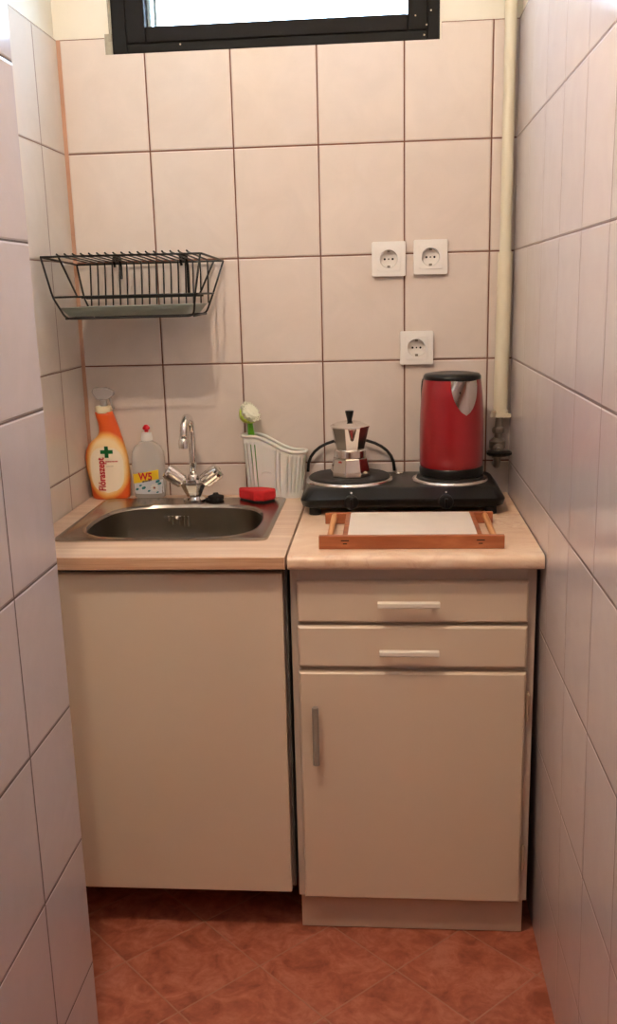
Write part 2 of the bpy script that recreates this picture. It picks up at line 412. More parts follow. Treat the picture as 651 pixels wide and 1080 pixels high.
# ------------------------------------------------------------------ left unit
t = thing('sink_cabinet', 'wide cream sink base cabinet with plain handleless front, left of the drawers', 'cabinet', (.07, -.3, 0))
b = B(); box(b, XL+.004, XL+.02, -.555, -.02, .11, .838); box(b, .335, .351, -.555, -.02, .11, .838); box(b, XL+.02, .335, -.555, -.02, .11, .126)
L(obj('cabinet_body', b, M['cab_body'], t, bevel=.001))
L(obj('front_panel', box(B(), XL+.006, .3465, -.578, -.558, .108, .826), M['cab'], t, bevel=.0025))
M['rail'] = plain('dark_metal_rail', (92, 90, 84), .5, .3)
L(obj('front_rail', box(B(), XL+.006, .351, -.556, -.545, .826, .8405), M['rail'], t))
L(obj('side_edge_strip', box(B(), .3515, .3545, -.572, -.05, .12, .84), M['rail'], t))
for x in (-.17, .31):
    for y in (-.40, -.06):
        f = obj('foot', lathe(B(), [(.022, 0), (.022, .008), (.012, .014), (.012, .1), (.02, .105), (.02, .11)], (x, y, 0), 16), M['black'], t, smooth=True, auto=40); L(f)

# left worktop with an opening for the sink
def ring_plate(bm, outer, inner, z0, z1):
    n = len(outer)
    vo0 = [bm.verts.new((*p, z0)) for p in outer]; vo1 = [bm.verts.new((*p, z1)) for p in outer]
    vi0 = [bm.verts.new((*p, z0)) for p in inner]; vi1 = [bm.verts.new((*p, z1)) for p in inner]
    for i in range(n):
        j = (i+1) % n
        bm.faces.new((vo1[i], vo1[j], vi1[j], vi1[i])); bm.faces.new((vo0[j], vo0[i], vi0[i], vi0[j]))
        bm.faces.new((vo0[i], vo0[j], vo1[j], vo1[i])); bm.faces.new((vi0[j], vi0[i], vi1[i], vi1[j]))
    return bm
b = ring_plate(B(), [(XL+.001, -.609), (.356, -.609), (.356, -.001), (XL+.001, -.001)], [(-.13, -.47), (.29, -.47), (.29, -.085), (-.13, -.085)], .842, C)
lw = obj('worktop', b, [M['oak'], M['oak_edge']], bevel=.0025)
tag(lw, 'pale oak laminate worktop slab that holds the steel sink', 'worktop')
for p in lw.data.polygons:
    if abs(p.normal.y) > .9 and p.center.y < -.6: p.material_index = 1

# sink
t = thing('kitchen_sink', 'stainless steel inset sink with rounded bowl in the oak worktop', 'sink', (.08, -.27, C))
NB = 64
def supel(cx, cy, a, bb, e, n=NB, top=1):
    out = []
    for i in range(n):
        an = 2*PI*i/n; c, s = math.cos(an), math.sin(an)
        x = abs(c)**(2/e)*math.copysign(1, c); y = abs(s)**(2/e)*math.copysign(1, s)
        k = 1-.07*max(0, y)            # bowl narrows a little towards the back
        out.append((cx+a*x*k, cy+bb*y))
    return out
def rect_match(x0, x1, y0, y1, n=NB, r=.012):
    cx, cy = (x0+x1)/2, (y0+y1)/2; hx, hy = (x1-x0)/2, (y1-y0)/2; out = []
    for i in range(n):
        an = 2*PI*i/n; c, s = math.cos(an), math.sin(an)
        e = 26
        x = abs(c)**(2/e)*math.copysign(1, c) if abs(c) > 1e-6 else 0; y = abs(s)**(2/e)*math.copysign(1, s) if abs(s) > 1e-6 else 0
        out.append((cx+hx*x, cy+hy*y))
    return out
O = rect_match(-.152, .307, -.483, -.056)
O2 = rect_match(-.148, .303, -.479, -.060)
O3 = rect_match(-.137, .292, -.468, -.071)
bc = (.079, -.290)
b = B()
rs = [[(x, y, C) for x, y in O], [(x, y, C+.0035) for x, y in O], [(x, y, C+.005) for x, y in O2], [(x, y, C+.0045) for x, y in rect_match(-.141, .296, -.472, -.067)], [(x, y, C+.002) for x, y in O3]]
for (a, bb, dz, e) in ((.202, .172, .002, 3.4), (.196, .166, .0008, 3.4), (.193, .163, -.006, 3.3)):
    rs.append([(x, y, C+dz) for x, y in supel(bc[0], bc[1], a, bb, e)])
rings(b, rs, False, False)
L(obj('sink_rim', b, M['steel'], t, smooth=True, auto=50))
b = B(); rs = []
for (a, bb, dz, e) in ((.193, .163, -.006, 3.3), (.190, .160, -.05, 3.3), (.183, .153, -.12, 3.2), (.165, .135, -.142, 3.0), (.12, .10, -.148, 2.6), (.03, .03, -.152, 2)):
    rs.append([(x, y, C+dz) for x, y in supel(bc[0], bc[1], a, bb, e)])
rings(b, rs, False, True)
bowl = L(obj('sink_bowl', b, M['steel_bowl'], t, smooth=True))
b = B(); lathe(b, [(.038, 0), (.038, .003), (.028, .002), (.012, .006), (.0, .007)], (bc[0], bc[1], C-.152), 24)
L(obj('drain', b, M['chrome'], t, smooth=True, auto=40))
b = B()
for k in range(7):
    if k != 3: box(b, .010+k*.0095, .0145+k*.0095, -.1305, -.127, C-.052, C-.026)
L(obj('overflow_grille', b, M['chrome'], t, bevel=.001))
b = B(); lathe(b, [(.006, 0), (.006, .006), (.004, .009), (0, .0095)], (.0425, -.128, C-.030), 12, (0, -1, 0))
L(obj('overflow_knob', b, M['chrome'], t, smooth=True))

# faucet
fx, fy, fz = .080, -.088, C+.0025
t = thing('faucet', 'chrome two-handle mixer tap with curved spout at back of sink', 'faucet', (fx, fy, fz))
L(obj('faucet_base', lathe(B(), [(.027, 0), (.027, .006), (.022, .009), (.016, .014), (.016, .02)], (fx, fy, fz), 24), M['chrome'], t, smooth=True, auto=40))
L(obj('faucet_body', lathe(B(), [(.018, .012), (.034, .044), (.035, .050), (.024, .056), (.0, .057)], (fx, fy, fz), 8, a0=PI/8), M['chrome'], t))
pts = [(fx, fy, fz+.055), (fx+.001, fy, fz+.1), (fx+.001, fy, fz+.17)]
for i in range(1, 10):
    a = PI*i/10*1.08; pts.append((fx+.001-.006*i/9, fy-.032*(1-math.cos(a)), fz+.178+.034*math.sin(a)))
pts.append((fx-.006, fy-.068, fz+.160))
L(obj('spout', tube(B(), pts, .009, 14), M['chrome'], t, smooth=True))
L(obj('spout_collar', lathe(B(), [(.014, 0), (.015, .005), (.013, .013), (.0085, .018)], (fx, fy, fz+.053), 20), M['chrome'], t, smooth=True))
L(obj('aerator', lathe(B(), [(.0115, 0), (.0115, .018), (.009, .022)], (fx-.006, fy-.068, fz+.143), 18), M['chrome'], t, smooth=True, auto=40))
for s in (-1, 1):
    ax = Vector((s*.82, -.1, .62)).normalized(); c0 = Vector((fx, fy, fz+.030))+ax*.012
    b = B(); lathe(b, [(.010, 0), (.011, .022)], c0, 12, ax)
    n_ = 24; q = Vector((0, 0, 1)).rotation_difference(ax).to_matrix(); rs = []
    for (r, h) in ((.015, .020), (.019, .024), (.0205, .062), (.018, .069), (.008, .071)):
        rs.append([c0+q@Vector(((r*(1-.10*(i % 3 == 0)))*math.cos(2*PI*i/n_), (r*(1-.10*(i % 3 == 0)))*math.sin(2*PI*i/n_), h)) for i in range(n_)])
    rings(b, rs)
    L(obj('tap_handle', b, M['chrome'], t))
# rubber plug beside the tap
t = thing('sink_plug', 'small black rubber plug lying beside the tap on the sink ledge', 'sink plug', (.125, -.075, C+.002))
b = B(); lathe(b, [(.017, 0), (.020, .006), (.020, .012), (.008, .016), (.006, .020)], (.133, -.085, C+.0022), 20)
L(obj('plug_disc', b, M['rubber'], t, smooth=True, auto=40))
b = B(); tube(b, bend([(.122, -.09, C+.006), (.115, -.098, C+.007), (.110, -.088, C+.006), (.112, -.074, C+.005), (.125, -.07, C+.007)], .006), .004, 8)
L(obj('plug_ring', b, M['rubber'], t, smooth=True))

# sponge
t = thing('dish_sponge', 'red scouring sponge with black underside on sink corner by white basket', 'sponge', (.235, -.085, C+.002), rz=-.18)
b = B(); poly = [(-.050, .014), (-.044, -.004), (.004, -.036), (.030, -.034), (.049, -.004), (.045, .016), (.004, .026)]
prism(b, poly, .005, .030); L_ = obj('sponge_foam', b, M['red_sponge'], t, bevel=.005, seg=3)
b = B(); prism(b, [(x*.93, y*.93) for x, y in poly], .0005, .005); obj('scouring_pad', b, M['rubber'], t, bevel=.001)

# spray bottle ----------------------------------------------------
SB = (-.148, -.031, C+.0005)
t = thing('spray_bottle', 'orange and cream cleaner bottle with green cross in the left corner behind the sink', 'bottle', SB)
K = 1/6.85/413
zpx = lambda zy: (690-zy)*K*1.03     # height above base from the traced outline
prof = [(690, 85, 345), (680, 80, 349), (640, 75, 352), (560, 64, 360), (480, 48, 359), (400, 46, 352), (350, 54, 342), (310, 74, 332), (285, 100, 325), (265, 128, 320), (245, 148, 313), (215, 160, 307), (180, 160, 296), (150, 153, 285), (110, 142, 272), (84, 138, 262)]
b = B(); rs = []; FR = []
for i, (zy, l, r) in enumerate(prof):
    x0, x1 = (l-207)*K, (r-207)*K; hw = (x1-x0)/2; cx = (x0+x1)/2; z = zpx(zy)
    hd = min(.025, hw*.62) if zy > 260 else max(.013, min(hw*.8, .018))
    if i == 0: hw *= .93; hd *= .9
    FR.append((z, cx, hw, hd))
    rs.append([(cx+hw*abs(math.cos(a))**.8*math.copysign(1, math.cos(a)), hd*abs(math.sin(a))**.8*math.copysign(1, math.sin(a)), z) for a in [2*PI*k/32 for k in range(32)]])
rings(b, rs)
obj('bottle_body', b, M['spray'], t, smooth=True)
def front(x, z, off=.0004, F=FR):
    for a, b2 in zip(F, F[1:]):
        if a[0] <= z <= b2[0]:
            k = (z-a[0])/(b2[0]-a[0]+1e-9); cx, hw, hd = (a[q]*(1-k)+b2[q]*k for q in (1, 2, 3)); break
    else: cx, hw, hd = F[-1][1:]
    u = min(.98, abs((x-cx)/hw)); y = -hd*(1-u**(2/.8))**(.4)
    return Vector((x, y-off, z))
def patch(b, outline_fn, nx, nz, F, off):
    """grid patch that follows the bottle front; outline_fn(u,v)->(x,z)"""
    g = [[b.verts.new(front(*outline_fn(i/nx, j/nz), off, F)) for i in range(nx+1)] for j in range(nz+1)]
    for j in range(nz):
        for i in range(nx): b.faces.new((g[j][i], g[j][i+1], g[j+1][i+1], g[j+1][i]))
    return b
def ell(u, v):
    z = .018+.118*v; w = .036*(1-abs(2*v-1)**3.5)**.5+.0001
    return (.0015+(2*u-1)*w*1.16, z)
obj('front_label', patch(B(), ell, 14, 22, FR, .0003), M['label_cream'], t, smooth=True)
text('brand_lettering', 'Flóraszept', .022, M['text_red'], t, lambda x, y: front(-.0035-y*1.2, .023+x*.93, .0019), bold=.02, lab='red vertical lettering')
def print_line(x0, x1, z, h, F, mat, tilt=0, seed=1):
    # print too small to read in the photograph: a broken line of ink
    rd = random.Random(seed); b = B(); x = x0
    while x < x1:
        w = rd.uniform(.0012, .0032); xa = min(x+w, x1)
        b.faces.new([b.verts.new(front(px_, z+dz+(px_-x0)*tilt, .0014, F)) for px_, dz in ((x, 0), (xa, 0), (xa, h), (x, h))]); x = xa+.0007
    obj('small_print', b, mat, t)
print_line(-.0005, .031, .0965, .0030, FR, M['text_red'], 0, 3)
print_line(.002, .020, .0850, .0018, FR, M['hinge'], 0, 5)
b = B()
for (x0, x1, z0, z1) in ((-.0007, .0089, .1075, .1365), (-.0115, -.0007, .1175, .1270), (.0089, .0200, .1175, .1270)):
    patch(b, lambda u, v: (x0+(x1-x0)*u, z0+(z1-z0)*v), 2, 3, FR, .0009)
obj('green_cross', b, M['text_green'], t)
zt = zpx(84); cxn = FR[-1][1]
obj('neck_collar', lathe(B(), [(.0195, -.003), (.0205, 0), (.0205, .012), (.019, .014), (0, .014)], (cxn, 0, zt), 24), M['cream_plastic'], t, smooth=True, auto=40)
b = B()
lathe(b, [(.010, .013), (.0095, .026), (.012, .030)], (cxn+.002, 0, zt), 12)
prism_y(b, [(cxn-.026, zt+.050), (cxn-.014, zt+.030), (cxn+.016, zt+.030), (cxn+.030, zt+.042), (cxn+.030, zt+.052), (cxn+.01, zt+.060), (cxn-.02, zt+.060)], -.010, .010)
obj('trigger_head', b, M['trigger'], t, bevel=.003, seg=2)
obj('trigger_lever', tube(B(), bend([(cxn+.020, -.004, zt+.034), (cxn+.022, -.004, zt+.022), (cxn+.028, -.004, zt+.006)], .01), [.004]*2+[.0035]*6, 8), M['trigger'], t, smooth=True)

# dish soap bottle ------------------------------------------------
DB = (-.0445, -.032, C+.0005)
t = thing('dish_soap_bottle', 'clear washing-up liquid bottle with red nozzle and yellow label, right of spray bottle', 'bottle', DB)
prof = [(0, .032, .019), (.004, .0385, .0225), (.03, .0415, .024), (.06, .0425, .024), (.095, .0425, .024), (.118, .040, .023), (.132, .033, .020), (.141, .022, .016), (.145, .014, .013), (.149, .0125, .0125)]
b = B(); rs = []; FD = []
for z, hw, hd in prof:
    FD.append((z, 0, hw, hd))
    rs.append([(hw*abs(math.cos(a))**.8*math.copysign(1, math.cos(a)), hd*abs(math.sin(a))**.8*math.copysign(1, math.sin(a)), z) for a in [2*PI*k/32 for k in range(32)]])
rings(b, rs); obj('bottle_body', b, M['clear_bottle'], t, smooth=True)
obj('bottle_cap', lathe(B(), [(.0145, 0), (.0145, .006), (.0125, .019), (.008, .021), (0, .021)], (0, 0, .147), 24), M['white_plastic'], t, smooth=True, auto=40)
obj('nozzle', lathe(B(), [(.005, 0), (.005, .006), (.009, .008), (.0095, .012), (.004, .019), (0, .0195)], (0, 0, .167), 16), M['red_plastic'], t, smooth=True, auto=50)
obj('lower_label', patch(B(), lambda u, v: (-.036+.074*u, .014+.036*v), 12, 6, FD, .0004), M['label_pale'], t)
obj('banner_label', patch(B(), lambda u, v: (-.037+.066*u, .040+.024*v+.012*u), 12, 6, FD, .0008), M['label_yellow'], t)
text('brand_lettering', 'W5', .027, M['text_red'], t, lambda x, y: front(-.022+x*.85, .0505+y*.95, .0014, FD), bold=.03, lab='red lettering on the banner')
print_line(-.013, .011, .0435, .0042, FD, M['text_blue'], .18, 8)
b = B(); cx, cz = .017, .030
for k in range(9):
    a = 2*PI*k/9
    p = [(cx+math.cos(a+d)*r, cz+math.sin(a+d)*r) for r, d in ((.0025, 0), (.008, -.3), (.0105, 0), (.008, .3))]
    b.faces.new([b.verts.new(front(x, z, .0012, FD)) for x, z in p])
obj('daisy_petals', b, M['white_plastic'], t)
b = B(); b.faces.new([b.verts.new(front(cx+.003*math.cos(2*PI*k/10), cz+.003*math.sin(2*PI*k/10), .0016, FD)) for k in range(10)])
obj('daisy_centre', b, M['tray_wood'], t)
b = B()
for (x, z, s) in ((.026, .046, .006), (.030, .040, .005), (-.010, .030, .006), (-.028, .026, .005), (.003, .022, .004), (.024, .018, .0035), (-.018, .036, .004)):
    b.faces.new([b.verts.new(front(x+s*math.cos(a), z+s*.7*math.sin(a+.4), .0011, FD)) for a in [2*PI*k/6 for k in range(6)]])
obj('leaf_print', b, M['text_teal'], t)

# cutlery basket with the brush -----------------------------------
t = thing('cutlery_basket', 'white slotted plastic cutlery basket with a wavy rim behind the sponge', 'basket', (.278, -.033, C+.0005))
def bk_outline(hx, hy, n=48):
    m_ = 720; P = [Vector((hx*abs(math.cos(a))**.55*math.copysign(1, math.cos(a)), hy*abs(math.sin(a))**.55*math.copysign(1, math.sin(a)))) for a in [2*PI*k/m_ for k in range(m_)]]
    P.append(P[0]); D = [0]
    for p, q in zip(P, P[1:]): D.append(D[-1]+(q-p).length)
    out = []; j = 0
    for k in range(n):
        d = D[-1]*k/n
        while D[j+1] < d: j += 1
        out.append(tuple(P[j].lerp(P[j+1], (d-D[j])/max(1e-9, D[j+1]-D[j]))))
    return out
def rimz(x):
    s = max(-1, min(1, x/.055)); return .1345-.0205*math.sin(s*PI/2)
b = B(); n = 144
def bring(hx, hy, fz, n=144):
    return [(x, y, fz(x)) for x, y in bk_outline(hx, hy, n)]
levels = [0, .004, .016, .9, 1.0]
rs = []
for lv in (0, .03, .14, .88, 1.0):
    w = .067+.011*lv; d = .022+.004*lv
    rs.append(bring(w, d, lambda x, lv=lv: rimz(x)*lv))
R = rings(b, rs, True, False)
# slots: drop every third wall strip between the two middle rings
b.faces.ensure_lookup_table()
kill = []
for f in b.faces:
    zc = [v for v in f.verts]
    if len(zc) == 4 and {v for v in zc} & set(R[2]) and {v for v in zc} & set(R[3]):
        i = min(R[2].index(v) for v in zc if v in R[2])
        if i == 0 and R[2].index([v for v in zc if v in R[2]][1]) == n-1: i = n-1
        xx = zc[0].co.x
        if i % 4 == 1 and not (-.036 < xx < -.002) and not (.012 < xx < .022): kill.append(f)
bmesh.ops.delete(b, geom=kill, context='FACES')
bk = obj('basket_body', b, M['basket'], t, smooth=True, auto=50)
md = bk.modifiers.new('wall', 'SOLIDIFY'); md.thickness = .0016; md.offset = 0
b = B(); rr = [(x, y, rimz(x)+.001) for x, y in bk_outline(.0795, .027, 72)]
tube(b, rr, .0043, 8, True); obj('basket_rim', b, M['basket'], t, smooth=True)
b = B(); tube(b, [(-.020+.012*math.cos(a), -.0265, .062+.006*math.sin(a)) for a in [PI*k/8 for k in range(9)]], .0012, 6)
obj('moulded_arch', b, M['basket'], t, smooth=True)
t = thing('dish_brush', 'green-handled washing-up brush with white bristles standing in the basket', 'brush', (.222, -.04, C+.01))
p0, p1 = Vector((.232, -.036, C+.012)), Vector((.2185, -.040, C+.196))
b = B(); ax = (p1-p0).normalized()
tube(b, [p0, p0.lerp(p1, .5), p0.lerp(p1, .8), p0.lerp(p1, .93), p1], [.005, .006, .0085, .007, .006], 10)
L(obj('brush_handle', b, M['green'], t, smooth=True))
hd = Vector((.62, -.42, .58)).normalized(); hc = Vector((.211, -.043, C+.205))
b = B(); lathe(b, [(.006, -.012), (.016, -.008), (.024, .004), (.025, .008), (0, .009)], hc, 20, hd); L(obj('brush_cup', b, M['lime'], t, smooth=True))
b = B(); random.seed(7); q = Vector((0, 0, 1)).rotation_difference(hd).to_matrix()
lathe(b, [(.020, .008), (.023, .018), (.018, .026), (0, .029)], hc, 16, hd)
for k in range(150):
    r = .0215*math.sqrt(random.random()); a = random.random()*2*PI
    base = hc+q@Vector((r*math.cos(a), r*math.sin(a), .007)); tip = hc+q@Vector((r*1.38*math.cos(a), r*1.38*math.sin(a), .031-r*.45+random.uniform(-.001, .001)))
    tube(b, [base, tip], .0015, 5)
L(obj('bristles', b, M['bristle'], t))

# ------------------------------------------------------------------ right unit
t = thing('drawer_cabinet', 'cream cabinet with two drawers above one hinged door, under the marbled worktop', 'cabinet', (.6, -.3, 0))
cx0, cx1 = .3595, .8485; cf = -.556
b = B()
box(b, cx0, cx0+.018, cf, -.01, .088, .8415); box(b, cx1-.018, cx1, cf, -.01, .088, .8415)
box(b, cx0+.018, cx1-.018, -.02, -.01, .088, .8415); box(b, cx0+.018, cx1-.018, cf, -.02, .088, .106)
box(b, cx0+.018, cx1-.018, cf, cf+.02, .806, .8415); box(b, cx0+.018, cx1-.018, cf, cf+.02, .602, .628); box(b, cx0+.018, cx1-.018, cf, cf+.02, .703, .727)
L(obj('cabinet_body', b, M['cab_body'], t, bevel=.001))
L(obj('plinth', box(B(), cx0+.004, cx1-.006, -.544, -.524, .002, .0875), M['cab_plinth'], t, bevel=.001))
dx0, dx1 = .3735, .8320
def front_board(z0, z1, x1=dx1):
    b = B(); r = .0045; y = cf-.0005
    rs = []
    for off, yy in ((0, y), (0, y-.012), (r*.35, y-.0155), (r, y-.018)):
        rs.append([(dx0+off, yy, z0+off), (x1-off, yy, z0+off), (x1-off, yy, z1-off), (dx0+off, yy, z1-off)])
    rings(b, rs); return b
def bar_handle(x0, x1, z, yb):
    b = B(); prism_x(b, [(yb-.022, z+.0075), (yb-.027, z+.004), (yb-.027, z-.004), (yb-.023, z-.0075), (yb-.018, z-.005), (yb-.0165, z+.005)], x0, x1)
    for x in (x0+.012, x1-.018): box(b, x, x+.006, yb-.018, yb, z-.006, z-.001)
    return b
fyy = cf-.0185
d1 = L(obj('drawer', front_board(.7225, .807), M['cab'], t)); L(obj('drawer_handle', bar_handle(.5355, .6575, .7665, fyy), M['handle_white'], d1, bevel=.001)).parent = d1
d2 = L(obj('drawer', front_board(.6265, .7145), M['cab'], t)); L(obj('drawer_handle', bar_handle(.5385, .6565, .6655, fyy), M['handle_white'], d2, bevel=.001)).parent = d2
dr = L(obj('cabinet_door', front_board(.0935, .616), M['cab'], t))
b = B(); prism(b, [(.4005, fyy-.024), (.4045, fyy-.028), (.4105, fyy-.028), (.4145, fyy-.024), (.4125, fyy-.016), (.4025, fyy-.016)], .420, .548)
for z in (.43, .532): box(b, .4045, .4105, fyy-.02, fyy, z, z+.006)
L(obj('door_handle', b, M['handle_grey'], dr, bevel=.001))
for z in (.513, .168):
    b = B(); lathe(b, [(.0035, 0), (.0042, .001), (.0042, .055), (.0035, .056)], (.8365, cf-.008, z), 10); box(b, .8365, .8425, cf-.003, cf-.0005, z+.006, z+.050)
    lathe(b, [(.0022, -.004), (.003, -.002), (.0022, 0)], (.8365, cf-.008, z), 8); lathe(b, [(.0022, 0), (.003, .002), (.0022, .004)], (.8365, cf-.008, z+.056), 8)
    L(obj('hinge', b, M['hinge'], t))

poly = [(-.001, .8415), (-.001, C)]
for k in range(7):
    a = PI/2*k/6; poly.append((-.598-.012*math.sin(a), C-.012+.012*math.cos(a)))
poly += [(-.61, .8475), (-.606, .8425), (-.60, .8415)]
rw = obj('worktop', prism_x(B(), poly, .3605, .8545), M['marble'], smooth=True, auto=50)
tag(rw, 'beige marble-patterned worktop slab under the hot plate and wooden tray', 'worktop')

# hot plate -------------------------------------------------------
t = thing('hot_plate', 'black electric double hot plate with chrome rings on the marbled worktop', 'hot plate', (.585, -.135, C))
hx0, hx1, hy0, hy1 = .357, .822, -.262, -.018
b = B(); rs = []
for z, e, ef in ((.886, .012, .012), (.890, .004, .004), (.904, 0, 0), (.908, .002, .001), (.925, .014, .030), (.928, .018, .036), (.929, .024, .042)):
    rs.append([(x, y, z) for x, y in rrect(hx0+e, hx1-e, hy0+ef, hy1-e*.5, .028)])
rings(b, rs); L(obj('hob_housing', b, M['black'], t, smooth=True, auto=35))
for x in (.39, .79):
    for y in (-.235, -.05):
        L(obj('foot', lathe(B(), [(.014, 0), (.013, .016), (.013, .018)], (x, y, C+.0003), 14), M['rubber'], t, smooth=True, auto=40))
def plate(px, py, r, rd):
    L(obj('chrome_ring', lathe(B(), [(r, .927), (r+.001, .930), (r-.001, .9345), (r-.007, .9365), (r-.010, .935), (r-.012, .930)], (px, py, 0), 48), M['chrome'], t, smooth=True))
    L(obj('cooking_plate', lathe(B(), [(rd, .930), (rd, .939), (rd-.003, .9415), (rd*.35, .9415), (rd*.3, .9405), (0, .9405)], (px, py, 0), 48), M['black_matt'], t, smooth=True, auto=40))
PLx, PLy, PRx, PRy = .4665, -.128, .704, -.138
plate(PLx, PLy, .103, .096); plate(PRx, PRy, .088, .078)
for x in (.475, .688):
    b = B(); lathe(b, [(.017, 0), (.017, .006), (.0145, .012), (.006, .013)], (x, -.258, .901), 20, (0, -1, .12)); box(b, x-.003, x+.003, -.276, -.262, .889, .911)
    L(obj('control_knob', b, M['black'], t, bevel=.001))
    L(obj('indicator_lamp', lathe(B(), [(.0028, 0), (.002, .0015)], (x+(.055 if x < .6 else -.055), -.240, .917), 8, (0, -.8, .6)), M['led'], t))
    L(obj('scale_mark', lathe(B(), [(.002, 0), (.002, .001)], (x, -.2595, .923), 8, (0, -.8, .6)), M['white_plastic'], t))
b = B(); lathe(b, [(.012, 0), (.009, .003), (0, .004)], (.585, -.05, .9285), 12); L(obj('centre_vent', b, M['alu'], t, smooth=True))
b = B(); pts = []
for k in range(17):
    a = PI*k/16; pts.append((.4665-.108*math.cos(a), -.020-.006*math.sin(a), .930+.082*math.sin(a)**.8))
tube(b, pts, .0038, 8); L(obj('power_cord', b, M['rubber'], t, smooth=True))

# moka pot --------------------------------------------------------
mx, my, mz = .4690, -.142, .9418
t = thing('moka_pot', 'small octagonal aluminium stovetop coffee pot with black knob on the left hot plate', 'moka pot', (mx, my, mz), rz=.18)
t.scale = (1, 1, .9)
o8 = PI/8
obj('water_chamber', lathe(B(), [(.046, 0), (.048, .003), (.0475, .014), (.041, .047), (.039, .050)], n=8, a0=o8), M['alu'], t, bevel=.0008)
obj('threaded_collar', lathe(B(), [(.0345, .049), (.0375, .052), (.0375, .068), (.034, .071)], n=32), M['alu'], t, smooth=True, auto=35)
b = B(); lathe(b, [(.033, .070), (.0345, .073), (.046, .127), (.0465, .129)], n=8, a0=o8)
rings(b, [[(.012, -.040, .128), (0, -.060, .129), (-.012, -.040, .128)], [(.004, -.036, .098), (0, -.041, .096), (-.004, -.036, .098)]])
obj('upper_chamber', b, M['alu'], t, bevel=.0006)
b = B(); lathe(b, [(.048, .129), (.048, .132), (.030, .141), (.010, .146), (0, .146)], n=8, a0=o8); obj('lid', b, M['alu'], t, bevel=.0006)
obj('lid_knob', lathe(B(), [(.006, .145), (.0065, .150), (.0105, .168), (.0100, .171), (0, .172)], n=8), M['black'], t, bevel=.0008)
b = B(); poly = [(.040, .122), (.068, .124), (.074, .118), (.066, .066), (.060, .058), (.055, .062), (.061, .112), (.040, .112)]
prism_y(b, poly, -.007, .007)
hd = obj('pot_handle', b, M['black'], t, bevel=.002); hd.rotation_euler.z = math.radians(66)
obj('safety_valve', lathe(B(), [(.004, 0), (.004, .004), (.002, .006)], (.030, -.0305, .012), 8, (.7, -.7, .05)), M['hinge'], t)
obj('steam_vent', lathe(B(), [(.0025, 0), (.0025, .003)], (-.028, -.028, .042), 8, (-.7, -.7, 0)), M['led'], t)

# kettle ----------------------------------------------------------
kx, ky, kz = .7065, -.138, .9418
t = thing('electric_kettle', 'tall red electric kettle with black lid and silver spout on the right hot plate', 'kettle', (kx, ky, kz))
obj('kettle_base', lathe(B(), [(.070, 0), (.0745, .003), (.0745, .018), (.072, .0215)], n=48), M['black'], t, smooth=True, auto=40)
KP = [(.0715, .0215), (.0735, .026), (.0742, .05), (.0742, .10), (.0730, .145), (.0705, .185), (.0675, .212), (.0655, .224)]
obj('kettle_body', lathe(B(), KP, n=64), M['kettle_red'], t, smooth=True, auto=60)
obj('kettle_lid', lathe(B(), [(.0662, .2235), (.0662, .230), (.062, .2355), (.045, .238), (.03, .2365), (0, .2365)], n=48), M['black'], t, smooth=True, auto=60)
def krad(z):
    for a, c in zip(KP, KP[1:]):
        if a[1] <= z <= c[1]: return a[0]+(c[0]-a[0])*(z-a[1])/(c[1]-a[1])
    return KP[-1][0]
def spout(u, v, off):      # u across -1..1, v down 0..1
    z = .2235-.078*v; half = math.radians(29)*(max(0, 1-v**2.0))**.7
    a = math.radians(-90+23)+u*half
    r = krad(z)+off+(.020*(1-v)**1.3)*(1-abs(u))**1.0
    return (r*math.cos(a), r*math.sin(a), z)
b = B(); nu, nv = 12, 10
g = [[b.verts.new(spout(-1+2*i/nu, j/nv, .0008)) for i in range(nu+1)] for j in range(nv+1)]
for j in range(nv):
    for i in range(nu): b.faces.new((g[j][i], g[j][i+1], g[j+1][i+1], g[j+1][i]))
b.faces.new([b.verts.new(spout(-1+2*i/nu, 0, .0008)) for i in range(nu+1)]+[b.verts.new((.055*math.cos(math.radians(a)), .055*math.sin(math.radians(a)), .2235)) for a in (-37, -67, -97)])
bmesh.ops.remove_doubles(b, verts=b.verts[:], dist=1e-5)
obj('kettle_spout', b, M['alu'], t, smooth=True, auto=50)
a = math.radians(-90+11); obj('spout_rivet', lathe(B(), [(.0030, 0), (.0030, .0018)], (.0745*math.cos(a), .0745*math.sin(a), .198), 8, (math.cos(a), math.sin(a), 0)), M['hole'], t)
ha = math.radians(141); dx, dy = math.cos(ha), math.sin(ha)
pts = [(.055, .226), (.078, .222), (.0815, .20), (.0815, .15), (.080, .10), (.076, .075), (.070, .072)]
b = B(); w = .010; rs = []
path = bend([(r*dx, r*dy, z) for r, z in pts], .02, 5)
tube(b, path, .0065, 10); obj('kettle_handle', b, M['black'], t, smooth=True)

# wooden tray -----------------------------------------------------
t = thing('serving_tray', 'wooden serving tray with white base and dowel handles, in front of the hot plate', 'tray', (.6, -.44, C))
tx0, tx1, ty0, ty1 = .4195, .7845, -.555, -.325
z0 = C+.0006
b = B(); box(b, tx0, tx1, ty0, ty0+.012, z0, z0+.027); L(obj('tray_side_board', b, M['tray_wood'], t, bevel=.0012))
b = B(); box(b, tx0, .4765, ty1-.012, ty1, z0, z0+.024); box(b, .7335, tx1, ty1-.012, ty1, z0, z0+.024); box(b, .4765, .7335, ty1-.006, ty1, z0, z0+.024); L(obj('tray_side_board', b, M['tray_wood'], t, bevel=.0012))
b = B(); box(b, .4765, .7335, ty0+.012, ty1-.006, z0+.004, z0+.0245); L(obj('tray_base', b, M['tray_white'], t))
for x in (.466, .733):
    L(obj('cross_rail', box(B(), x, x+.0105, ty0+.012, ty1-.012, z0, z0+.0235), M['tray_wood'], t, bevel=.001))
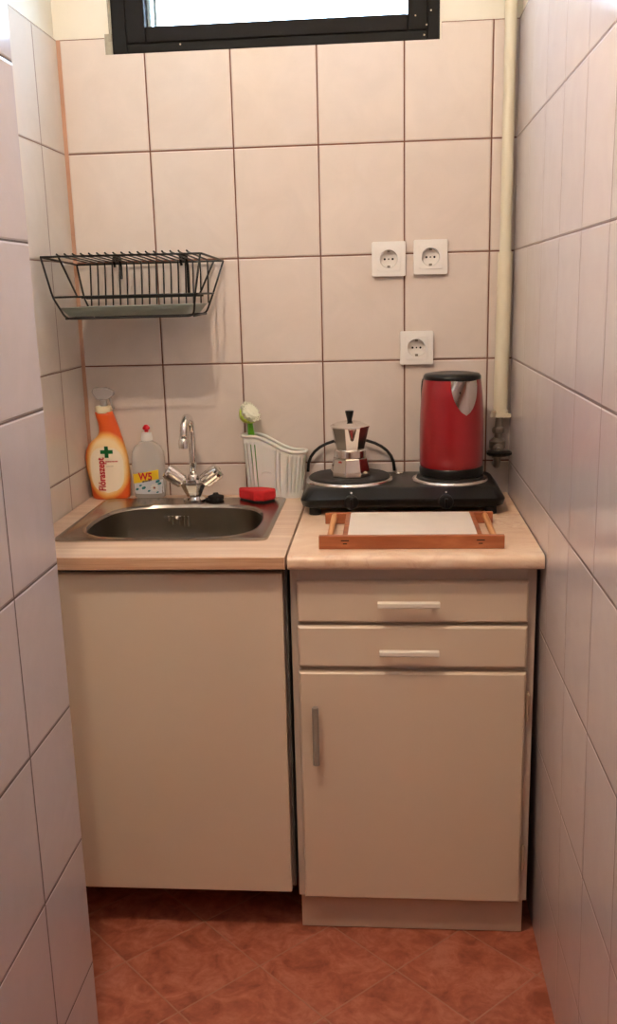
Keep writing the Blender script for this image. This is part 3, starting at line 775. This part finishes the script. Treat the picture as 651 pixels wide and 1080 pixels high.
for x in (.440, .767):
    b = B(); lathe(b, [(.0065, 0), (.0065, abs(ty1-ty0)-.024)], (x, ty0+.012, z0+.0175), 14, (0, 1, 0)); L(obj('dowel_handle', b, M['dowel_wood'], t, smooth=True, auto=40))
for x in (.4715, .738):
    b = B(); box(b, x-.008, x+.008, ty0-.0006, ty0, z0+.0165, z0+.0185); box(b, x-.004, x+.004, ty0-.0006, ty0, z0+.010, z0+.0120); L(obj('joint_mark', b, M['hole'], t))

# ------------------------------------------------------------------ back wall fittings
def socket_parts(t):
    b = B(); ring_plate(b, rrect(-.04, .04, -.04, .04, .004, 8), [(.021*math.cos(2*PI*(k+.5)/36+0), .021*math.sin(2*PI*(k+.5)/36)) for k in range(36)], 0, .009)
    # orient: plate is built in xy, stood up onto the wall
    def up(b):
        for v in b.verts: v.co = Vector((v.co.x, -v.co.z, v.co.y))
        return b
    obj('faceplate', up(b), M['socket'], t, bevel=.0012)
    b = B(); ring_plate(b, rrect(-.0275, .0275, -.0275, .0275, .003, 8), [(.0211*math.cos(2*PI*(k+.5)/36), .0211*math.sin(2*PI*(k+.5)/36)) for k in range(36)], .009, .0112)
    obj('centre_plate', up(b), M['socket'], t, bevel=.0008)
    b = B(); rings(b, [[(r*math.cos(2*PI*k/36), -h, r*math.sin(2*PI*k/36)) for k in range(36)] for r, h in ((.0208, .0108), (.0198, -.003), (.0001, -.003))][::1], False, False)
    obj('socket_well', b, M['socket'], t, smooth=True, auto=40)
    for x in (-.0095, 0, .0095):
        obj('pin_hole' if x else 'centre_screw', lathe(B(), [(.0026 if x else .0018, 0), (.0026 if x else .0018, .0008)], (x, .0025, 0), 12, (0, -1, 0)), M['hole'], t)
    for s in (-1, 1): obj('earth_clip', box(B(), -.0035, .0035, -.0085, .0015, min(s*.0198, s*.0152), max(s*.0198, s*.0152)), M['valve'], t, bevel=.0006)
def copy_tree(o, parent=None):
    c = o.copy(); COL.objects.link(c)
    if parent: c.parent = parent
    for ch in list(o.children): copy_tree(ch, c)
    return c
sk = thing('wall_socket', 'white wall socket, left one of the upper pair', 'socket', (.5625, -.0005, 1.4385), 'white wall sockets')
socket_parts(sk)
for (x, z, lab) in ((.6615, 1.4405, 'white wall socket, right one of the upper pair'), (.6290, 1.2295, 'white wall socket on its own, lowest of the three, above the moka pot and kettle')):
    c = copy_tree(sk); c.location = (x, -.0005, z); c['label'] = lab
for o in bpy.data.objects:
    if o.name.startswith('wall_socket'):
        for ch in o.children: ch.location.y = 0
# wall behind the sockets: the wells sit in shallow boxes cut by the plate itself
for o in [o for o in bpy.data.objects if o.name.startswith('wall_socket')]: o.location.y = -.0035

# pipe ------------------------------------------------------------
t = thing('water_pipe', 'cream painted water pipe running down the right corner to a black-handled valve', 'pipe', (.835, -.03, 0))
px, py = .8345, -.024
L(obj('upper_pipe', tube(B(), [(px+.001, py, H-.002), (px+.0005, py, 2.0), (px, py, 1.44)], .0135, 20), M['pipe'], t, smooth=True, auto=40))
L(obj('lower_pipe', tube(B(), [(px, py-.001, 1.446), (px-.002, py-.002, 1.25), (px-.004, py-.004, 1.078)], .0170, 20), M['pipe_low'], t, smooth=True, auto=40))
b = B(); lathe(b, [(.019, 0), (.019, .012)], (px-.004, py-.004, 1.066), 20); box(b, px-.028, px+.020, py-.024, py-.012, 1.062, 1.070); lathe(b, [(.006, 0), (.006, .014)], (px-.022, py-.022, 1.064), 10)
L(obj('pipe_clamp', b, M['pipe_low'], t, smooth=True, auto=40))
vx, vy = px-.010, py-.010
b = B(); tube(b, [(vx+.004, vy, 1.062), (vx+.002, vy, 1.04), (vx, vy, .952), (vx, vy+.006, .944), (vx, -.0005, .943)], .009, 14)
lathe(b, [(.012, 0), (.015, .004), (.015, .012), (.011, .016)], (vx+.002, vy, 1.022), 6)
lathe(b, [(.013, 0), (.020, .010), (.020, .026), (.011, .034)], (vx, vy, .978), 14); lathe(b, [(.012, 0), (.013, .010)], (vx, vy, .962), 6)
lathe(b, [(.014, 0), (.014, .012), (.006, .014), (.006, .026)], (vx, vy-.012, .986), 10, (0, -1, 0))
L(obj('valve_body', b, M['valve'], t, smooth=True, auto=35))
b = B(); hc = Vector((vx, vy-.040, .980)); rs = []
n_ = 40
for r, h in ((.004, -.006), (.026, -.006), (.0315, -.002), (.0315, .003), (.026, .006), (.004, .006)):
    rs.append([hc+Vector(((r*(1-.07*(math.cos(8*2*PI*k/n_) > .3)*(r > .02)))*math.cos(2*PI*k/n_), (r*.82)*math.sin(2*PI*k/n_), h)) for k in range(n_)])
rings(b, rs); L(obj('valve_handle', b, M['black'], t, smooth=True, auto=40))

# dish rack -------------------------------------------------------
t = thing('dish_rack', 'black wire plate rack hooked on the back wall above the sink', 'dish rack', (-.015, -.01, 1.445))
ax0, ax1, ry, fy_ = -.196, .166, -.014, -.262
zr, zf = 1.4455, 1.4555
b = B(); W_ = .0024
tube(b, bend([(ax0, ry, zr), (ax1, ry, zr), (ax1-.008, fy_, zf-.001), (ax0-.002, fy_, zf+.001)], .008)[:-1]+[(ax0-.002, fy_, zf+.001)], W_, 8)
tube(b, [(ax0-.002, fy_, zf+.001), (ax0, ry, zr)], W_, 8)
mz0 = 1.370
mid = [(-.178, -.222), (.136, -.222), (.142, -.022), (-.182, -.022)]
tube(b, [(x, y, mz0) for x, y in rrect(-.179, .141, -.251, -.022, .008)], W_, 8, True)
tube(b, [(-.166, -.05, mz0-.004), (.120, -.05, mz0-.004)], W_, 8); tube(b, [(-.166, -.09, mz0-.002), (.120, -.09, mz0-.002)], W_, 8)
tube(b, [(-.173, -.15, mz0), (.132, -.15, mz0)], W_, 8)
bz = 1.323
for y, xl, xr, yb, tx0_, tx1_, zt_ in ((fy_, -.157, .132, -.246, ax0-.002, ax1-.010, zf), (ry, -.160, .121, -.030, ax0+.001, ax1, zr)):
    tube(b, bend([(tx0_, y, zt_), (-.181, (y+yb)/2, mz0), (xl, yb, bz), (xr, yb, bz), (.139, (y+yb)/2, mz0), (tx1_, y, zt_)], .012), W_, 8)
tube(b, [(-.157, -.246, bz), (-.160, -.03, bz)], W_, 8); tube(b, [(.132, -.246, bz), (.121, -.03, bz)], W_, 8)
tube(b, [(-.158, fy_, zf), (-.176, -.09, mz0)], W_, 8); tube(b, [(.143, ry, zr), (.106, -.02, mz0)], W_, 8)
L(obj('rack_frame', b, M['wire'], t, smooth=True))
for k in range(17):
    x = -.160+k*.0180
    b = B(); tube(b, bend([(x-.001, fy_-.004, zf+.006), (x, fy_+.006, zf+.003), (x, ry-.004, zr+.003), (x+.001, ry-.012, zr-.03), (x+.001, ry-.022, mz0-.022)], .007), .0019, 6)
    L(obj('divider_wire', b, M['wire'], t, smooth=True))
for x in (-.094, .070):
    b = B(); tube(b, bend([(x-.007, -.012, 1.438), (x-.008, -.020, 1.462), (x+.006, -.022, 1.462), (x+.008, -.012, 1.438), (x+.009, -.02, 1.41 if x < 0 else 1.372)], .006), .0033, 8)
    lathe(b, [(.008, 0), (.008, .006), (.005, .010)], (x, -.0003, 1.4565), 12, (0, -1, 0))
    L(obj('wall_hook', b, M['black'], t, smooth=True, auto=50))
b = B(); rs = []
for z, e in ((1.3265, .014), (1.345, .0), (1.347, -.002), (1.345, .004), (1.3285, .018)):
    rs.append([(x, y, z) for x, y in rrect(-.172+e, .125-e, -.243+e, -.032-e, .012)])
rings(b, rs)
dt = obj('drip_tray', b, M['drip'], smooth=True, auto=50)
tag(dt, 'shallow grey-green plastic drip tray lying in the bottom of the wire plate rack', 'drip tray')
